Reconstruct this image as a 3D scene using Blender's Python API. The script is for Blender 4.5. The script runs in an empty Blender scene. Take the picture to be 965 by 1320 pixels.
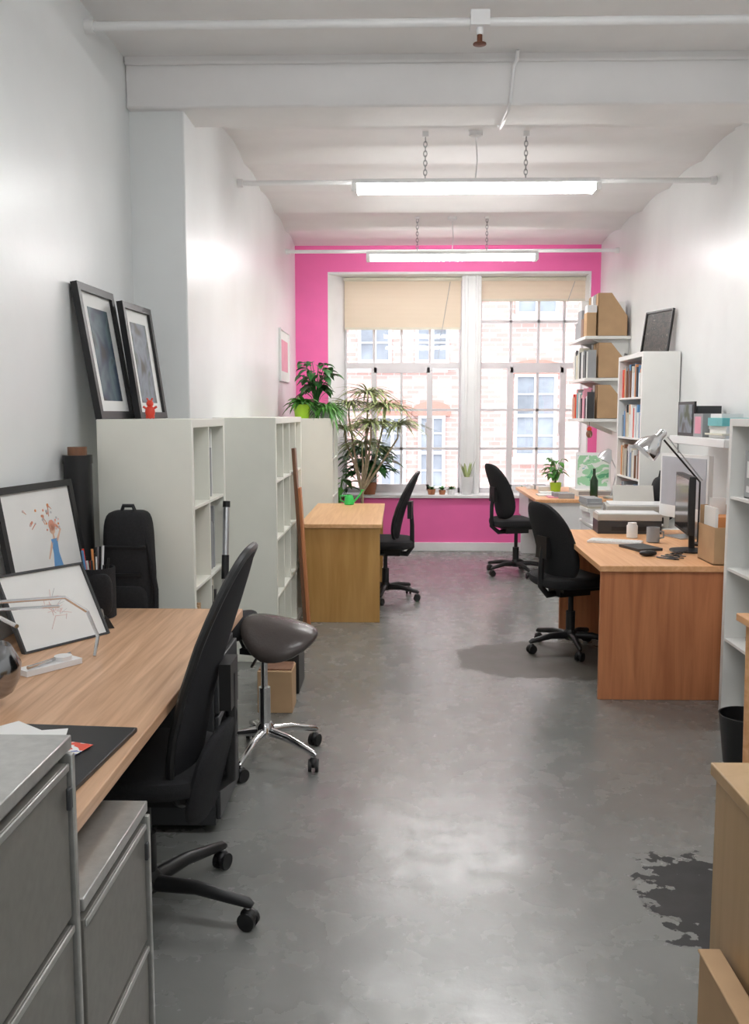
import bpy, bmesh, math, random
from mathutils import Vector, Matrix, Euler
random.seed(7)
S = bpy.context.scene
rad = math.radians
try:
    S.view_settings.view_transform = 'Standard'
    S.view_settings.look = 'None'
except Exception as e:
    print(e)

# ------------------------------------------------------------------ materials
def _base(name):
    m = bpy.data.materials.new(name); m.use_nodes = True
    nt = m.node_tree
    return m, nt, nt.nodes['Principled BSDF']

def mat(name, col, rough=.5, metal=0., var=.07, scale=6., bump=0., bscale=80., stretch=(1,1,1), spec=None, rvar=0.):
    m, nt, p = _base(name)
    N, L = nt.nodes, nt.links
    tc = N.new('ShaderNodeTexCoord'); mp = N.new('ShaderNodeMapping')
    mp.inputs['Scale'].default_value = stretch
    L.new(tc.outputs['Object'], mp.inputs['Vector'])
    no = N.new('ShaderNodeTexNoise'); no.inputs['Scale'].default_value = scale; no.inputs['Detail'].default_value = 5
    L.new(mp.outputs[0], no.inputs['Vector'])
    cr = N.new('ShaderNodeValToRGB')
    cr.color_ramp.elements[0].position = .3; cr.color_ramp.elements[1].position = .7
    cr.color_ramp.elements[0].color = (*[max(0, c*(1-var)) for c in col], 1)
    cr.color_ramp.elements[1].color = (*[min(1, c*(1+var)) for c in col], 1)
    L.new(no.outputs['Fac'], cr.inputs['Fac']); L.new(cr.outputs['Color'], p.inputs['Base Color'])
    p.inputs['Roughness'].default_value = rough; p.inputs['Metallic'].default_value = metal
    if spec is not None: p.inputs['Specular IOR Level'].default_value = spec
    if rvar:
        mr = N.new('ShaderNodeMapRange'); mr.inputs['To Min'].default_value = rough-rvar; mr.inputs['To Max'].default_value = rough+rvar
        L.new(no.outputs['Fac'], mr.inputs['Value']); L.new(mr.outputs[0], p.inputs['Roughness'])
    if bump:
        n2 = N.new('ShaderNodeTexNoise'); n2.inputs['Scale'].default_value = bscale; n2.inputs['Detail'].default_value = 3
        L.new(mp.outputs[0], n2.inputs['Vector'])
        b = N.new('ShaderNodeBump'); b.inputs['Strength'].default_value = bump; b.inputs['Distance'].default_value = .01
        L.new(n2.outputs['Fac'], b.inputs['Height']); L.new(b.outputs[0], p.inputs['Normal'])
    return m

def wood(name, c1, c2, axis='y', rough=.42, fine=38.):
    m, nt, p = _base(name); N, L = nt.nodes, nt.links
    tc = N.new('ShaderNodeTexCoord'); mp = N.new('ShaderNodeMapping')
    s = {'x': (1.6, fine, fine), 'y': (fine, 1.6, fine), 'z': (fine, fine, 1.6)}[axis]
    mp.inputs['Scale'].default_value = s
    L.new(tc.outputs['Object'], mp.inputs['Vector'])
    no = N.new('ShaderNodeTexNoise'); no.inputs['Scale'].default_value = 1.; no.inputs['Detail'].default_value = 6; no.inputs['Distortion'].default_value = .6
    L.new(mp.outputs[0], no.inputs['Vector'])
    cr = N.new('ShaderNodeValToRGB'); e = cr.color_ramp.elements
    e[0].position = .3; e[0].color = (*c1, 1); e[1].position = .68; e[1].color = (*c2, 1)
    L.new(no.outputs['Fac'], cr.inputs['Fac']); L.new(cr.outputs['Color'], p.inputs['Base Color'])
    p.inputs['Roughness'].default_value = rough
    return m

def art(name, cols, scale=9., rough=.5, interp='CONSTANT', dist=1.2):
    m, nt, p = _base(name); N, L = nt.nodes, nt.links
    tc = N.new('ShaderNodeTexCoord')
    no = N.new('ShaderNodeTexNoise'); no.inputs['Scale'].default_value = scale; no.inputs['Detail'].default_value = 2; no.inputs['Distortion'].default_value = dist
    L.new(tc.outputs['Object'], no.inputs['Vector'])
    cr = N.new('ShaderNodeValToRGB'); cr.color_ramp.interpolation = interp
    e = cr.color_ramp.elements
    while len(e) < len(cols): e.new(.5)
    for i, c in enumerate(cols):
        e[i].position = 0 if i == 0 else .36 + .3*(i-1)/max(1, len(cols)-2)
        e[i].color = (*c, 1)
    L.new(no.outputs['Fac'], cr.inputs['Fac']); L.new(cr.outputs['Color'], p.inputs['Base Color'])
    p.inputs['Roughness'].default_value = rough
    return m

def emit(name, col, st):
    m, nt, p = _base(name)
    p.inputs['Base Color'].default_value = (*col, 1)
    p.inputs['Emission Color'].default_value = (*col, 1); p.inputs['Emission Strength'].default_value = st
    return m

M_wall = mat('wall_paint', (.845,.865,.865), .34, var=.03, scale=2.5, bump=.12, bscale=14, rvar=.08)
M_ceil = mat('ceiling_paint', (.87,.855,.85), .6, var=.03, scale=3, bump=.1, bscale=20)
M_trimw = mat('white_gloss_trim', (.86,.86,.86), .35, var=.03)
M_pink = mat('pink_paint', (.95,.17,.46), .5, var=.04, scale=3)
M_sh = mat('white_laminate', (.86,.86,.78), .4, var=.02)
M_sh2 = mat('white_melamine', (.85,.85,.82), .4, var=.02)
M_black = mat('black_fabric', (.012,.012,.014), .85, var=.3, scale=120, bump=.3, bscale=400)
M_mesh = mat('black_mesh_fabric', (.011,.011,.014), .8, var=.5, scale=220, bump=.4, bscale=500)
M_bplas = mat('black_plastic', (.012,.012,.013), .42, var=.2)
M_dgrey = mat('dark_grey_metal', (.040,.042,.045), .45, var=.1)
M_vinyl = mat('grey_brown_vinyl', (.075,.062,.058), .25, var=.15, bump=.1)
M_chrome = mat('chrome', (.72,.72,.73), .14, 1., var=.03)
M_alu = mat('aluminium', (.62,.63,.65), .32, 1., var=.04)
M_cab = mat('grey_painted_steel', (.46,.46,.44), .28, .65, var=.10, scale=40, bump=.03, bscale=200)
M_cabd = mat('grey_steel_drawer', (.215,.205,.185), .40, .25, var=.08, scale=40)
M_desk = wood('oak_desktop', (.50,.28,.155), (.76,.49,.31), 'y')
M_ply = wood('yellow_plywood', (.50,.27,.07), (.62,.36,.12), 'z', fine=16)
M_plyt = wood('beech_top', (.68,.38,.17), (.80,.49,.25), 'y')
M_red = wood('cherry_veneer', (.46,.16,.065), (.66,.27,.12), 'z', fine=20)
M_redt = wood('cherry_top', (.76,.38,.17), (.88,.50,.26), 'y')
M_rply = wood('birch_ply', (.42,.27,.13), (.52,.34,.18), 'z', fine=14)
M_brown = wood('dark_timber', (.14,.06,.03), (.26,.12,.06), 'z')
M_card = mat('cardboard', (.52,.34,.19), .8, var=.08)
M_white = mat('white_plastic', (.84,.84,.84), .35, var=.02)
M_paper = mat('paper', (.84,.84,.82), .7, var=.03)
M_steel = mat('window_steel_white', (.74,.71,.73), .4, var=.04)
M_green = mat('leaf_green', (.08,.28,.04), .45, var=.45, scale=14)
M_green2 = mat('leaf_dark_green', (.03,.15,.03), .4, var=.4, scale=14)
M_greeny = mat('leaf_yellow_green', (.34,.40,.17), .5, var=.35, scale=14)
M_lime = mat('lime_ceramic', (.46,.78,.05), .35, var=.05)
M_green3 = mat('bright_green_plastic', (.05,.62,.12), .3, var=.05)
M_terra = mat('terracotta', (.42,.17,.08), .7)
M_trunk = mat('pale_bark', (.42,.34,.22), .85, var=.25, scale=30, bump=.4)
M_soil = mat('soil', (.05,.03,.02), .9)
M_redp = mat('red_plastic', (.75,.06,.03), .35)
M_orange = mat('orange_folder', (.75,.30,.10), .5)
M_blue = mat('blue_card', (.12,.30,.55), .5)
M_teal = mat('teal_card', (.15,.50,.52), .5)
M_greyc = mat('grey_card', (.35,.36,.37), .6)
M_cream = mat('cream_card', (.74,.70,.58), .6)
M_pinkc = mat('pink_card', (.80,.35,.45), .6)
M_screen = mat('dark_glass_screen', (.01,.01,.012), .12, var=.1)
M_beige = mat('printer_beige', (.52,.50,.46), .45, var=.04)
BOOKM = [M_paper, M_cream, M_greyc, M_redp, M_orange, M_blue, M_card, M_brown, M_paper, M_white, M_teal, M_dgrey, M_pinkc, M_cream]

def blind_mat():
    m, nt, p = _base('cream_blind_fabric'); N, L = nt.nodes, nt.links
    tc = N.new('ShaderNodeTexCoord'); w = N.new('ShaderNodeTexWave'); w.bands_direction = 'Z'
    w.inputs['Scale'].default_value = 30
    L.new(tc.outputs['Object'], w.inputs['Vector'])
    cr = N.new('ShaderNodeValToRGB'); cr.color_ramp.elements[0].color = (.76,.65,.50,1); cr.color_ramp.elements[1].color = (.84,.74,.59,1)
    L.new(w.outputs['Fac'], cr.inputs['Fac']); L.new(cr.outputs[0], p.inputs['Base Color']); p.inputs['Roughness'].default_value = .8
    t = N.new('ShaderNodeBsdfTranslucent'); L.new(cr.outputs[0], t.inputs['Color'])
    mx = N.new('ShaderNodeMixShader'); mx.inputs[0].default_value = .35
    L.new(p.outputs[0], mx.inputs[1]); L.new(t.outputs[0], mx.inputs[2])
    L.new(mx.outputs[0], N['Material Output'].inputs['Surface'])
    return m
M_blind = blind_mat()

def glass_mat():
    m, nt, p = _base('window_glass'); N, L = nt.nodes, nt.links
    tr = N.new('ShaderNodeBsdfTransparent'); g = N.new('ShaderNodeBsdfGlossy'); g.inputs['Roughness'].default_value = .03
    n = N.new('ShaderNodeTexNoise'); n.inputs['Scale'].default_value = 3
    cr = N.new('ShaderNodeValToRGB'); cr.color_ramp.elements[0].color = (.92,.94,.95,1); cr.color_ramp.elements[1].color = (.97,.98,.98,1)
    L.new(n.outputs['Fac'], cr.inputs[0]); L.new(cr.outputs[0], tr.inputs['Color'])
    mx = N.new('ShaderNodeMixShader'); mx.inputs[0].default_value = .04
    L.new(tr.outputs[0], mx.inputs[1]); L.new(g.outputs[0], mx.inputs[2]); L.new(mx.outputs[0], N['Material Output'].inputs['Surface'])
    return m
M_glass = glass_mat()

def brick_mat():
    m, nt, p = _base('pale_red_brick'); N, L = nt.nodes, nt.links
    tc = N.new('ShaderNodeTexCoord'); sp = N.new('ShaderNodeSeparateXYZ'); cb = N.new('ShaderNodeCombineXYZ')
    L.new(tc.outputs['Object'], sp.inputs[0]); L.new(sp.outputs['X'], cb.inputs['X']); L.new(sp.outputs['Z'], cb.inputs['Y'])
    b = N.new('ShaderNodeTexBrick'); b.inputs['Scale'].default_value = 1.
    b.inputs['Brick Width'].default_value = .23; b.inputs['Row Height'].default_value = .085; b.inputs['Mortar Size'].default_value = .009
    b.inputs['Color1'].default_value = (.66,.40,.36,1); b.inputs['Color2'].default_value = (.78,.56,.51,1); b.inputs['Mortar'].default_value = (.80,.70,.67,1)
    L.new(cb.outputs[0], b.inputs['Vector']); L.new(b.outputs['Color'], p.inputs['Base Color']); p.inputs['Roughness'].default_value = .9
    return m
M_brick = brick_mat()

def floor_mat():
    m, nt, p = _base('painted_concrete_floor'); N, L = nt.nodes, nt.links
    geo = N.new('ShaderNodeNewGeometry')
    n1 = N.new('ShaderNodeTexNoise'); n1.inputs['Scale'].default_value = 1.1; n1.inputs['Detail'].default_value = 8; n1.inputs['Roughness'].default_value = .55
    L.new(geo.outputs['Position'], n1.inputs['Vector'])
    cr = N.new('ShaderNodeValToRGB'); e = cr.color_ramp.elements
    e[0].position = .30; e[0].color = (.195,.20,.188,1); e[1].position = .70; e[1].color = (.235,.237,.225,1)
    L.new(n1.outputs['Fac'], cr.inputs[0])
    n2 = N.new('ShaderNodeTexNoise'); n2.inputs['Scale'].default_value = 7; n2.inputs['Detail'].default_value = 5; n2.inputs['Roughness'].default_value=.55
    L.new(geo.outputs['Position'], n2.inputs['Vector'])
    def overlay(cur, scale, lo, hi, col, stretch=(1,1,1), fac=1., dist=0.):
        mp = N.new('ShaderNodeMapping'); mp.inputs['Scale'].default_value = stretch; L.new(geo.outputs['Position'], mp.inputs[0])
        vo = N.new('ShaderNodeTexNoise'); vo.inputs['Scale'].default_value = scale; vo.inputs['Detail'].default_value = 5; vo.inputs['Distortion'].default_value = dist
        L.new(mp.outputs[0], vo.inputs['Vector'])
        sr = N.new('ShaderNodeMapRange'); sr.inputs['From Min'].default_value = lo; sr.inputs['From Max'].default_value = hi; sr.inputs['To Max'].default_value = fac
        L.new(vo.outputs['Fac'], sr.inputs['Value'])
        mx = N.new('ShaderNodeMix'); mx.data_type = 'RGBA'; mx.inputs['B'].default_value = (*col, 1)
        L.new(sr.outputs[0], mx.inputs['Factor']); L.new(cur, mx.inputs['A'])
        return mx.outputs['Result']
    cur = overlay(cr.outputs[0], 30, .70, .75, (.40,.40,.37), fac=.8)
    cur = overlay(cur, 3.2, .60, .78, (.30,.295,.28), (1,.35,1), .35, 1.5)
    cur = overlay(cur, 5.0, .64, .74, (.13,.13,.12), (1,.8,1), .25, 2.5)
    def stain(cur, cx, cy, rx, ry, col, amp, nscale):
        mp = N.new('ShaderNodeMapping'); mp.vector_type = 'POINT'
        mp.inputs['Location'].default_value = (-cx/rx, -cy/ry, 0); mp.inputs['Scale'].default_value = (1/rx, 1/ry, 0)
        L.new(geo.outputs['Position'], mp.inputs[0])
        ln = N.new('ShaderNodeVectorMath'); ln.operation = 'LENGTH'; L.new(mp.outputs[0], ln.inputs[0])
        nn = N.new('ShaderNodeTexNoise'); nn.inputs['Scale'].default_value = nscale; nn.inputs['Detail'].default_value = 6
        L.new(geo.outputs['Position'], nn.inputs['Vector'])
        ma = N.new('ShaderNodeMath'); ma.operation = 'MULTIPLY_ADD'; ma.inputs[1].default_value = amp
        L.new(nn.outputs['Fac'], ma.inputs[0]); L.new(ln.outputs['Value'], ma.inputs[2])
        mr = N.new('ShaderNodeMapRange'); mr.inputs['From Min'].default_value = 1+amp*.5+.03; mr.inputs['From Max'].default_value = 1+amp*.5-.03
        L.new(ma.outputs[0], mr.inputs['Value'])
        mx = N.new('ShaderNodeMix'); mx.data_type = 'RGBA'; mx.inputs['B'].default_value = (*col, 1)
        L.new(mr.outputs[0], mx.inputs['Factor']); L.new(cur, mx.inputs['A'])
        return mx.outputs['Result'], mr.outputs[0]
    cur, s1 = stain(cur, .90, 5.70, .54, .44, (.080,.074,.060), .7, 5)
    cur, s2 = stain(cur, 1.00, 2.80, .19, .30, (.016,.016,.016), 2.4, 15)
    L.new(cur, p.inputs['Base Color'])
    mr = N.new('ShaderNodeMapRange'); mr.inputs['From Min'].default_value = .3; mr.inputs['From Max'].default_value = .7; mr.inputs['To Min'].default_value = .20; mr.inputs['To Max'].default_value = .32
    L.new(n2.outputs['Fac'], mr.inputs['Value'])
    ad = N.new('ShaderNodeMath'); ad.operation = 'MULTIPLY_ADD'; ad.inputs[1].default_value = .25
    L.new(s1, ad.inputs[0]); L.new(mr.outputs[0], ad.inputs[2])
    ad2 = N.new('ShaderNodeMath'); ad2.operation = 'MULTIPLY_ADD'; ad2.inputs[1].default_value = .4
    L.new(s2, ad2.inputs[0]); L.new(ad.outputs[0], ad2.inputs[2]); L.new(ad2.outputs[0], p.inputs['Roughness'])
    p.inputs['Specular IOR Level'].default_value = .75
    b = N.new('ShaderNodeBump'); b.inputs['Strength'].default_value = .22; b.inputs['Distance'].default_value = .01
    L.new(n2.outputs['Fac'], b.inputs['Height']); L.new(b.outputs[0], p.inputs['Normal'])
    return m
M_floor = floor_mat()

# ------------------------------------------------------------------ builder
def sg(v, e): return math.copysign(abs(v)**e, v)
class B:
    def __init__(s, name):
        s.name = name; s.bm = bmesh.new(); s.mats = []; s.M = Matrix.Identity(4)
    def mi(s, m):
        if m not in s.mats: s.mats.append(m)
        return s.mats.index(m)
    def add(s, vs, fs, m, smooth=False):
        i = s.mi(m); bv = [s.bm.verts.new(s.M @ Vector(v)) for v in vs]
        for f in fs:
            try:
                fc = s.bm.faces.new([bv[k] for k in f]); fc.material_index = i; fc.smooth = smooth
            except ValueError: pass
        return s
    def box(s, x0, x1, y0, y1, z0, z1, m):
        v = [(x,y,z) for x in (x0,x1) for y in (y0,y1) for z in (z0,z1)]
        return s.add(v, [(0,1,3,2),(4,6,7,5),(0,4,5,1),(2,3,7,6),(0,2,6,4),(1,5,7,3)], m)
    def prism(s, pts, axis, a0, a1, m):
        def mk(p, a):
            if axis == 'x': return (a, p[0], p[1])
            if axis == 'y': return (p[0], a, p[1])
            return (p[0], p[1], a)
        n = len(pts)
        v = [mk(p, a0) for p in pts] + [mk(p, a1) for p in pts]
        f = [tuple(range(n)), tuple(range(2*n-1, n-1, -1))] + [(i, (i+1) % n, n+(i+1) % n, n+i) for i in range(n)]
        return s.add(v, f, m)
    def tube(s, pts, r, m, seg=10, closed=False):
        pts = [Vector(p) for p in pts]; n = len(pts)
        rs = r if isinstance(r, (list, tuple)) else [r]*n
        vs = []; prev = None
        for i, p in enumerate(pts):
            if closed: t = pts[(i+1) % n]-pts[i-1]
            else: t = pts[min(i+1, n-1)]-pts[max(i-1, 0)]
            t.normalize()
            if prev is None:
                u = Vector((0,0,1)) if abs(t.z) < .9 else Vector((1,0,0))
            else: u = prev
            u = (u - t*u.dot(t)).normalized(); prev = u; w = t.cross(u)
            for k in range(seg):
                a = 2*math.pi*k/seg
                vs.append(p+(u*math.cos(a)+w*math.sin(a))*rs[i])
        fs = []
        for i in range(n if closed else n-1):
            j = (i+1) % n
            for k in range(seg):
                fs.append((i*seg+k, i*seg+(k+1) % seg, j*seg+(k+1) % seg, j*seg+k))
        if not closed: fs += [tuple(range(seg)), tuple((n-1)*seg+k for k in range(seg))]
        return s.add(vs, fs, m, True)
    def lathe(s, c, prof, m, seg=24):
        vs = []; fs = []; c = Vector(c)
        for r, z in prof:
            r = max(r, 1e-4)
            for k in range(seg):
                a = 2*math.pi*k/seg; vs.append(c+Vector((r*math.cos(a), r*math.sin(a), z)))
        for i in range(len(prof)-1):
            for k in range(seg):
                fs.append((i*seg+k, i*seg+(k+1) % seg, (i+1)*seg+(k+1) % seg, (i+1)*seg+k))
        fs += [tuple(range(seg)), tuple((len(prof)-1)*seg+k for k in range(seg))]
        return s.add(vs, fs, m, True)
    def sup(s, c, r, e1, e2, m, nu=28, nv=12, warp=None):
        c = Vector(c); vs = []; fs = []
        for i in range(nv+1):
            la = -math.pi/2+math.pi*i/nv
            cl = max(abs(math.cos(la)), 1e-3)**e1; sl = sg(math.sin(la), e1)
            for k in range(nu):
                lo = 2*math.pi*k/nu
                p = Vector((r[0]*cl*sg(math.cos(lo), e2), r[1]*cl*sg(math.sin(lo), e2), r[2]*sl))
                if warp: p = Vector(warp(p))
                vs.append(c+p)
        for i in range(nv):
            for k in range(nu):
                fs.append((i*nu+k, i*nu+(k+1) % nu, (i+1)*nu+(k+1) % nu, (i+1)*nu+k))
        fs += [tuple(range(nu)), tuple(nv*nu+k for k in range(nu))]
        return s.add(vs, fs, m, True)
    def blade(s, p, d, L, w, droop, m, n=6):
        p = Vector(p); d = Vector(d).normalized()
        side = d.cross(Vector((0,0,1)))
        if side.length < .1: side = Vector((random.uniform(-1,1), random.uniform(-1,1), 0))
        side.normalize(); vs = []; fs = []
        for i in range(n+1):
            t = i/n; q = p+d*L*t+Vector((0,0,-droop*t*t*L))
            ww = w*max(.04, math.sin(math.pi*min(1, .12+.88*t)))
            vs += [q-side*ww+Vector((0,0,ww*.35)), q, q+side*ww+Vector((0,0,ww*.35))]
        for i in range(n):
            a = i*3; fs += [(a,a+1,a+4,a+3),(a+1,a+2,a+5,a+4)]
        return s.add(vs, fs, m, True)
    def done(s, loc=None, rot=(0,0,0), bevel=0., clamp=None):
        bm = s.bm; bmesh.ops.recalc_face_normals(bm, faces=bm.faces[:])
        if clamp:
            for v in bm.verts:
                for ax, lo, hi in clamp:
                    v.co[ax] = min(max(v.co[ax], lo), hi)
        if loc is None:
            xs = [v.co for v in bm.verts]
            lo = Vector([min(v[i] for v in xs) for i in range(3)]); hi = Vector([max(v[i] for v in xs) for i in range(3)])
            loc = Vector(((lo.x+hi.x)/2, (lo.y+hi.y)/2, lo.z))
            for v in bm.verts: v.co -= loc
        me = bpy.data.meshes.new(s.name); bm.to_mesh(me); bm.free()
        for m in s.mats: me.materials.append(m)
        try: me.set_sharp_from_angle(angle=rad(40))
        except Exception: pass
        o = bpy.data.objects.new(s.name, me); S.collection.objects.link(o)
        o.location = loc; o.rotation_euler = rot
        if bevel:
            b = o.modifiers.new('bevel', 'BEVEL'); b.width = bevel; b.segments = 2; b.limit_method = 'ANGLE'; b.angle_limit = rad(50)
        return o

# ------------------------------------------------------------------ room shell
FW = 10.31; CE = 3.37; BT = 1.515
B('floor').box(-1.75,2.5,-2.2,FW+.4,-.12,0,M_floor).done()
nb = 6; y0 = 5.31; bay = (FW-y0)/nb; AMP = .035
def ceil_z(y):
    if y < y0: return CE
    t = ((y-y0) % bay)/bay
    return CE-.01+AMP*math.sin(math.pi*t)
b = B('ceiling')
pr = [(-2.2, CE), (5.2, CE)]
for k in range(nb):
    for j in range(12):
        t = j/12; pr.append((y0+(k+t)*bay, CE-.01+AMP*math.sin(math.pi*t)))
pr += [(FW, CE-.01), (FW+.6, CE), (FW+.6, 3.75), (-2.2, 3.75)]
b.prism(pr, 'x', -1.75, 2.5, M_ceil); b.done()
b = B('wall_left'); b.box(-1.75,-1.42,-2.2,5.02,0,3.7,M_wall); b.done()
b = B('wall_left_chimney_breast'); b.box(-1.75,-1.13,5.02,FW+.4,0,3.7,M_wall); b.done(bevel=.008)
b = B('wall_right'); b.box(2.2,2.5,-2.2,FW+.4,0,3.7,M_wall); b.done()
b = B('trim_pilaster_right'); b.box(2.172,2.21,4.7,6.26,0,3.6,M_wall); b.done(bevel=.006)
B('wall_back').box(-1.75,2.5,-2.5,-2.0,0,3.7,M_wall).done()
b = B('wall_far')
b.box(-1.13,-.772,FW,FW+.42,0,3.5,M_pink); b.box(2.10,2.2,FW,FW+.42,0,3.5,M_pink)
b.box(-.772,2.10,FW,FW+.42,3.08,3.5,M_pink); b.box(-.772,2.10,FW,FW+.42,0,.60,M_pink); b.done()
b = B('trim_window_reveal')
b.prism([(-.772,FW-.004),(-.60,FW+.30),(-.60,FW+.42),(-.772,FW+.42)], 'z', .6, 3.08, M_trimw)
b.box(-.772,2.10,FW-.004,FW+.42,3.055,3.08,M_trimw); b.box(2.085,2.10,FW-.004,FW+.42,.6,3.08,M_trimw)
b.box(.71,.924,FW+.16,FW+.42,.6,3.08,M_trimw); b.box(.745,.775,FW+.13,FW+.17,.62,3.06,M_trimw); b.box(.86,.89,FW+.13,FW+.17,.62,3.06,M_trimw)
b.done(bevel=.004)
b = B('window_sill'); b.box(-.80,2.12,FW-.045,FW+.40,.60,.635,M_trimw); b.done(bevel=.006)
B('baseboard_far').box(-1.13,2.2,FW-.025,FW,0,.10,M_trimw).done(bevel=.005)
B('baseboard_left').box(-1.13,-1.115,7.2,FW-.03,0,.10,M_trimw).done(bevel=.004)
b = B('trim_ceiling_beam'); b.box(-1.42,2.2,4.97,5.31,3.12,3.6,M_ceil); b.box(-1.42,2.2,4.945,4.97,3.33,3.38,M_ceil); b.done(bevel=.012)

# windows
def window(name, xs, xc0, xc1):
    b = B(name); y0, y1 = FW+.30, FW+.345
    X0, X1 = xs[0], xs[-1]
    for x in (X0, X1): b.box(x-.02 if x == X1 else x, x if x == X1 else x+.02, y0-.01, y1+.01, .635, 3.06, M_steel)
    b.box(X0,X1,y0-.01,y1+.01,.635,.69,M_steel); b.box(X0,X1,y0-.01,y1+.01,3.02,3.06,M_steel)
    b.box(X0,X1,y0-.015,y1+.01,2.05,2.11,M_steel)
    for x in xs[1:-1]: b.box(x-.014,x+.014,y0,y1,.66,3.03,M_steel)
    for z in (1.14,1.58,2.57): b.box(X0,X1,y0,y1,z-.014,z+.014,M_steel)
    for x in (xc0, xc1): b.box(x-.032,x+.032,y0-.02,y1,.67,2.08,M_steel)
    b.box(xc0,xc1,y0-.02,y1,.67,.73,M_steel); b.box(xc0,xc1,y0-.02,y1,2.0,2.06,M_steel)
    b.box(xc1-.05,xc1-.03,y0-.05,y0-.02,1.30,1.44,M_steel)
    b.box(X0,X1,y0+.02,y0+.024,.66,3.03,M_glass)
    return b.done()
window('window_1', [-.60,-.272,.04,.361,.71], -.272, .361)
window('window_2', [.924,1.272,1.584,1.87,2.085], 1.272, 1.87)
def blind(x0, x1, z0):
    b = B('roller_blind'); y = FW+.22
    n = 14; vs = []
    for i in range(n+1):
        z = z0+(3.02-z0)*i/n; vs += [(x0,y+.004*math.sin(i*1.7),z),(x1,y+.004*math.sin(i*1.7),z)]
    b.add(vs, [(2*i,2*i+1,2*i+3,2*i+2) for i in range(n)], M_blind)
    b.box(x0,x1,y-.012,y+.008,z0-.025,z0,M_cream); b.tube([(x0-.01,y,3.03),(x1+.01,y,3.03)], .022, M_cream)
    b.tube([(x1-.12,y-.02,3.0),(x1-.22,y-.02,z0-.1),(x1-.25,y-.02,z0-.35)], .003, M_greyc, 5)
    b.done()
blind(-.60,.70,2.50); blind(.93,2.08,2.81)

# exterior
b = B('brick_building'); BY = 17.
b.box(-14,18,BY,BY+.5,-5,6.5,M_brick)
M_stone = mat('pale_stone', (.82,.78,.75), .8); M_dglass = mat('sash_glass', (.34,.38,.43), .25, var=.3, scale=2)
M_redbrick = mat('gauged_brick', (.62,.32,.26), .85)
b.box(-14,.9,BY-.08,BY,2.28,2.42,M_stone); b.box(-14,18,BY-.15,BY,-.55,-.25,M_stone); b.box(-14,18,BY-.2,BY,6.3,6.6,M_stone)
def sash(xc, z0, w, h, arch=True):
    x0, x1, z1 = xc-w/2, xc+w/2, z0+h; y = BY
    b.box(x0,x1,y-.02,y,z0,z1,M_dglass)
    for x in (x0, x1-.06, xc-.03): b.box(x,x+.06,y-.05,y,z0,z1,M_white)
    for z in (z0, z0+h/2-.03, z1-.05): b.box(x0,x1,y-.055,y,z,z+.06,M_white)
    for z in (z0+h*.25, z0+h*.75): b.box(x0,x1,y-.04,y,z,z+.03,M_white)
    b.box(x0-.12,x1+.12,y-.12,y,z0-.12,z0,M_stone)
    if arch:
        pts = [(x0-.1,z1),(x1+.1,z1)]+[(xc+(w/2+.1)*math.cos(a), z1+.10+.16*math.sin(a)) for a in [math.pi*i/10 for i in range(11)]]
        b.prism(pts, 'y', y-.06, y, M_redbrick)
    else: b.box(x0-.12,x1+.12,y-.07,y,z1,z1+.2,M_stone)
for xc in (-3.4,-1.8,-.42,.62): sash(xc, 2.45, .62, 1.4, False)
for xc in (-3.4,-1.8,-.1,.62): sash(xc, .15, .5, 1.35)
for xc in (2.5,4.3,6.1): sash(xc, .75, .78, 1.5)
for xc in (2.5,4.3,6.1): sash(xc, 3.3, .78, 1.5)
for xc in (1.5,2.5,4.3): sash(xc, -2.6, .8, 1.6)
b.tube([(1.35,BY-.07,-5),(1.35,BY-.07,6.3)], .05, M_stone)
b.done()
B('street_ground').box(-14,18,FW+.6,BY,-5.1,-5,M_greyc).done()

# ------------------------------------------------------------------ pipes & lights
def pipe(y, z, x0, x1, r=.018):
    b = B('ceiling_pipe'); b.tube([(x0,y,z),(x1,y,z)], r, M_trimw, 12)
    for x in (x0+.021, x1-.021): b.tube([(x-.02,y,z),(x+.02,y,z)], r*1.6, M_trimw, 12)
    return b
b = pipe(4.36, 3.285, -1.42, 2.2, .020)
b.box(.32,.405,4.32,4.40,3.26,3.325,M_trimw); b.tube([(.363,4.36,3.27),(.363,4.36,3.23)], .016, M_trimw)
b.lathe((.363,4.36,3.185), [(.004,0),(.03,.004),(.03,.008),(.012,.014),(.012,.05)], mat('bronze',(.18,.07,.04),.4,.6)); b.done()
pipe(6.66, 3.147, -1.13, 2.2).done(); pipe(9.49, 3.158, -1.13, 2.2).done()
b = B('ceiling_conduit'); b.tube([(.60,4.90,3.365),(.60,4.93,3.33),(.585,4.935,3.3),(.575,4.955,3.13),(.57,5.0,3.105),(.56,5.3,3.105),(.555,5.33,3.12),(.55,5.40,3.37)], .009, M_trimw, 8); b.done()
M_tube = emit('fluorescent_diffuser', (1,.99,.975), 50.)
M_tube2 = emit('fluorescent_diffuser_dim', (.98,.99,1), 38.)
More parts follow.
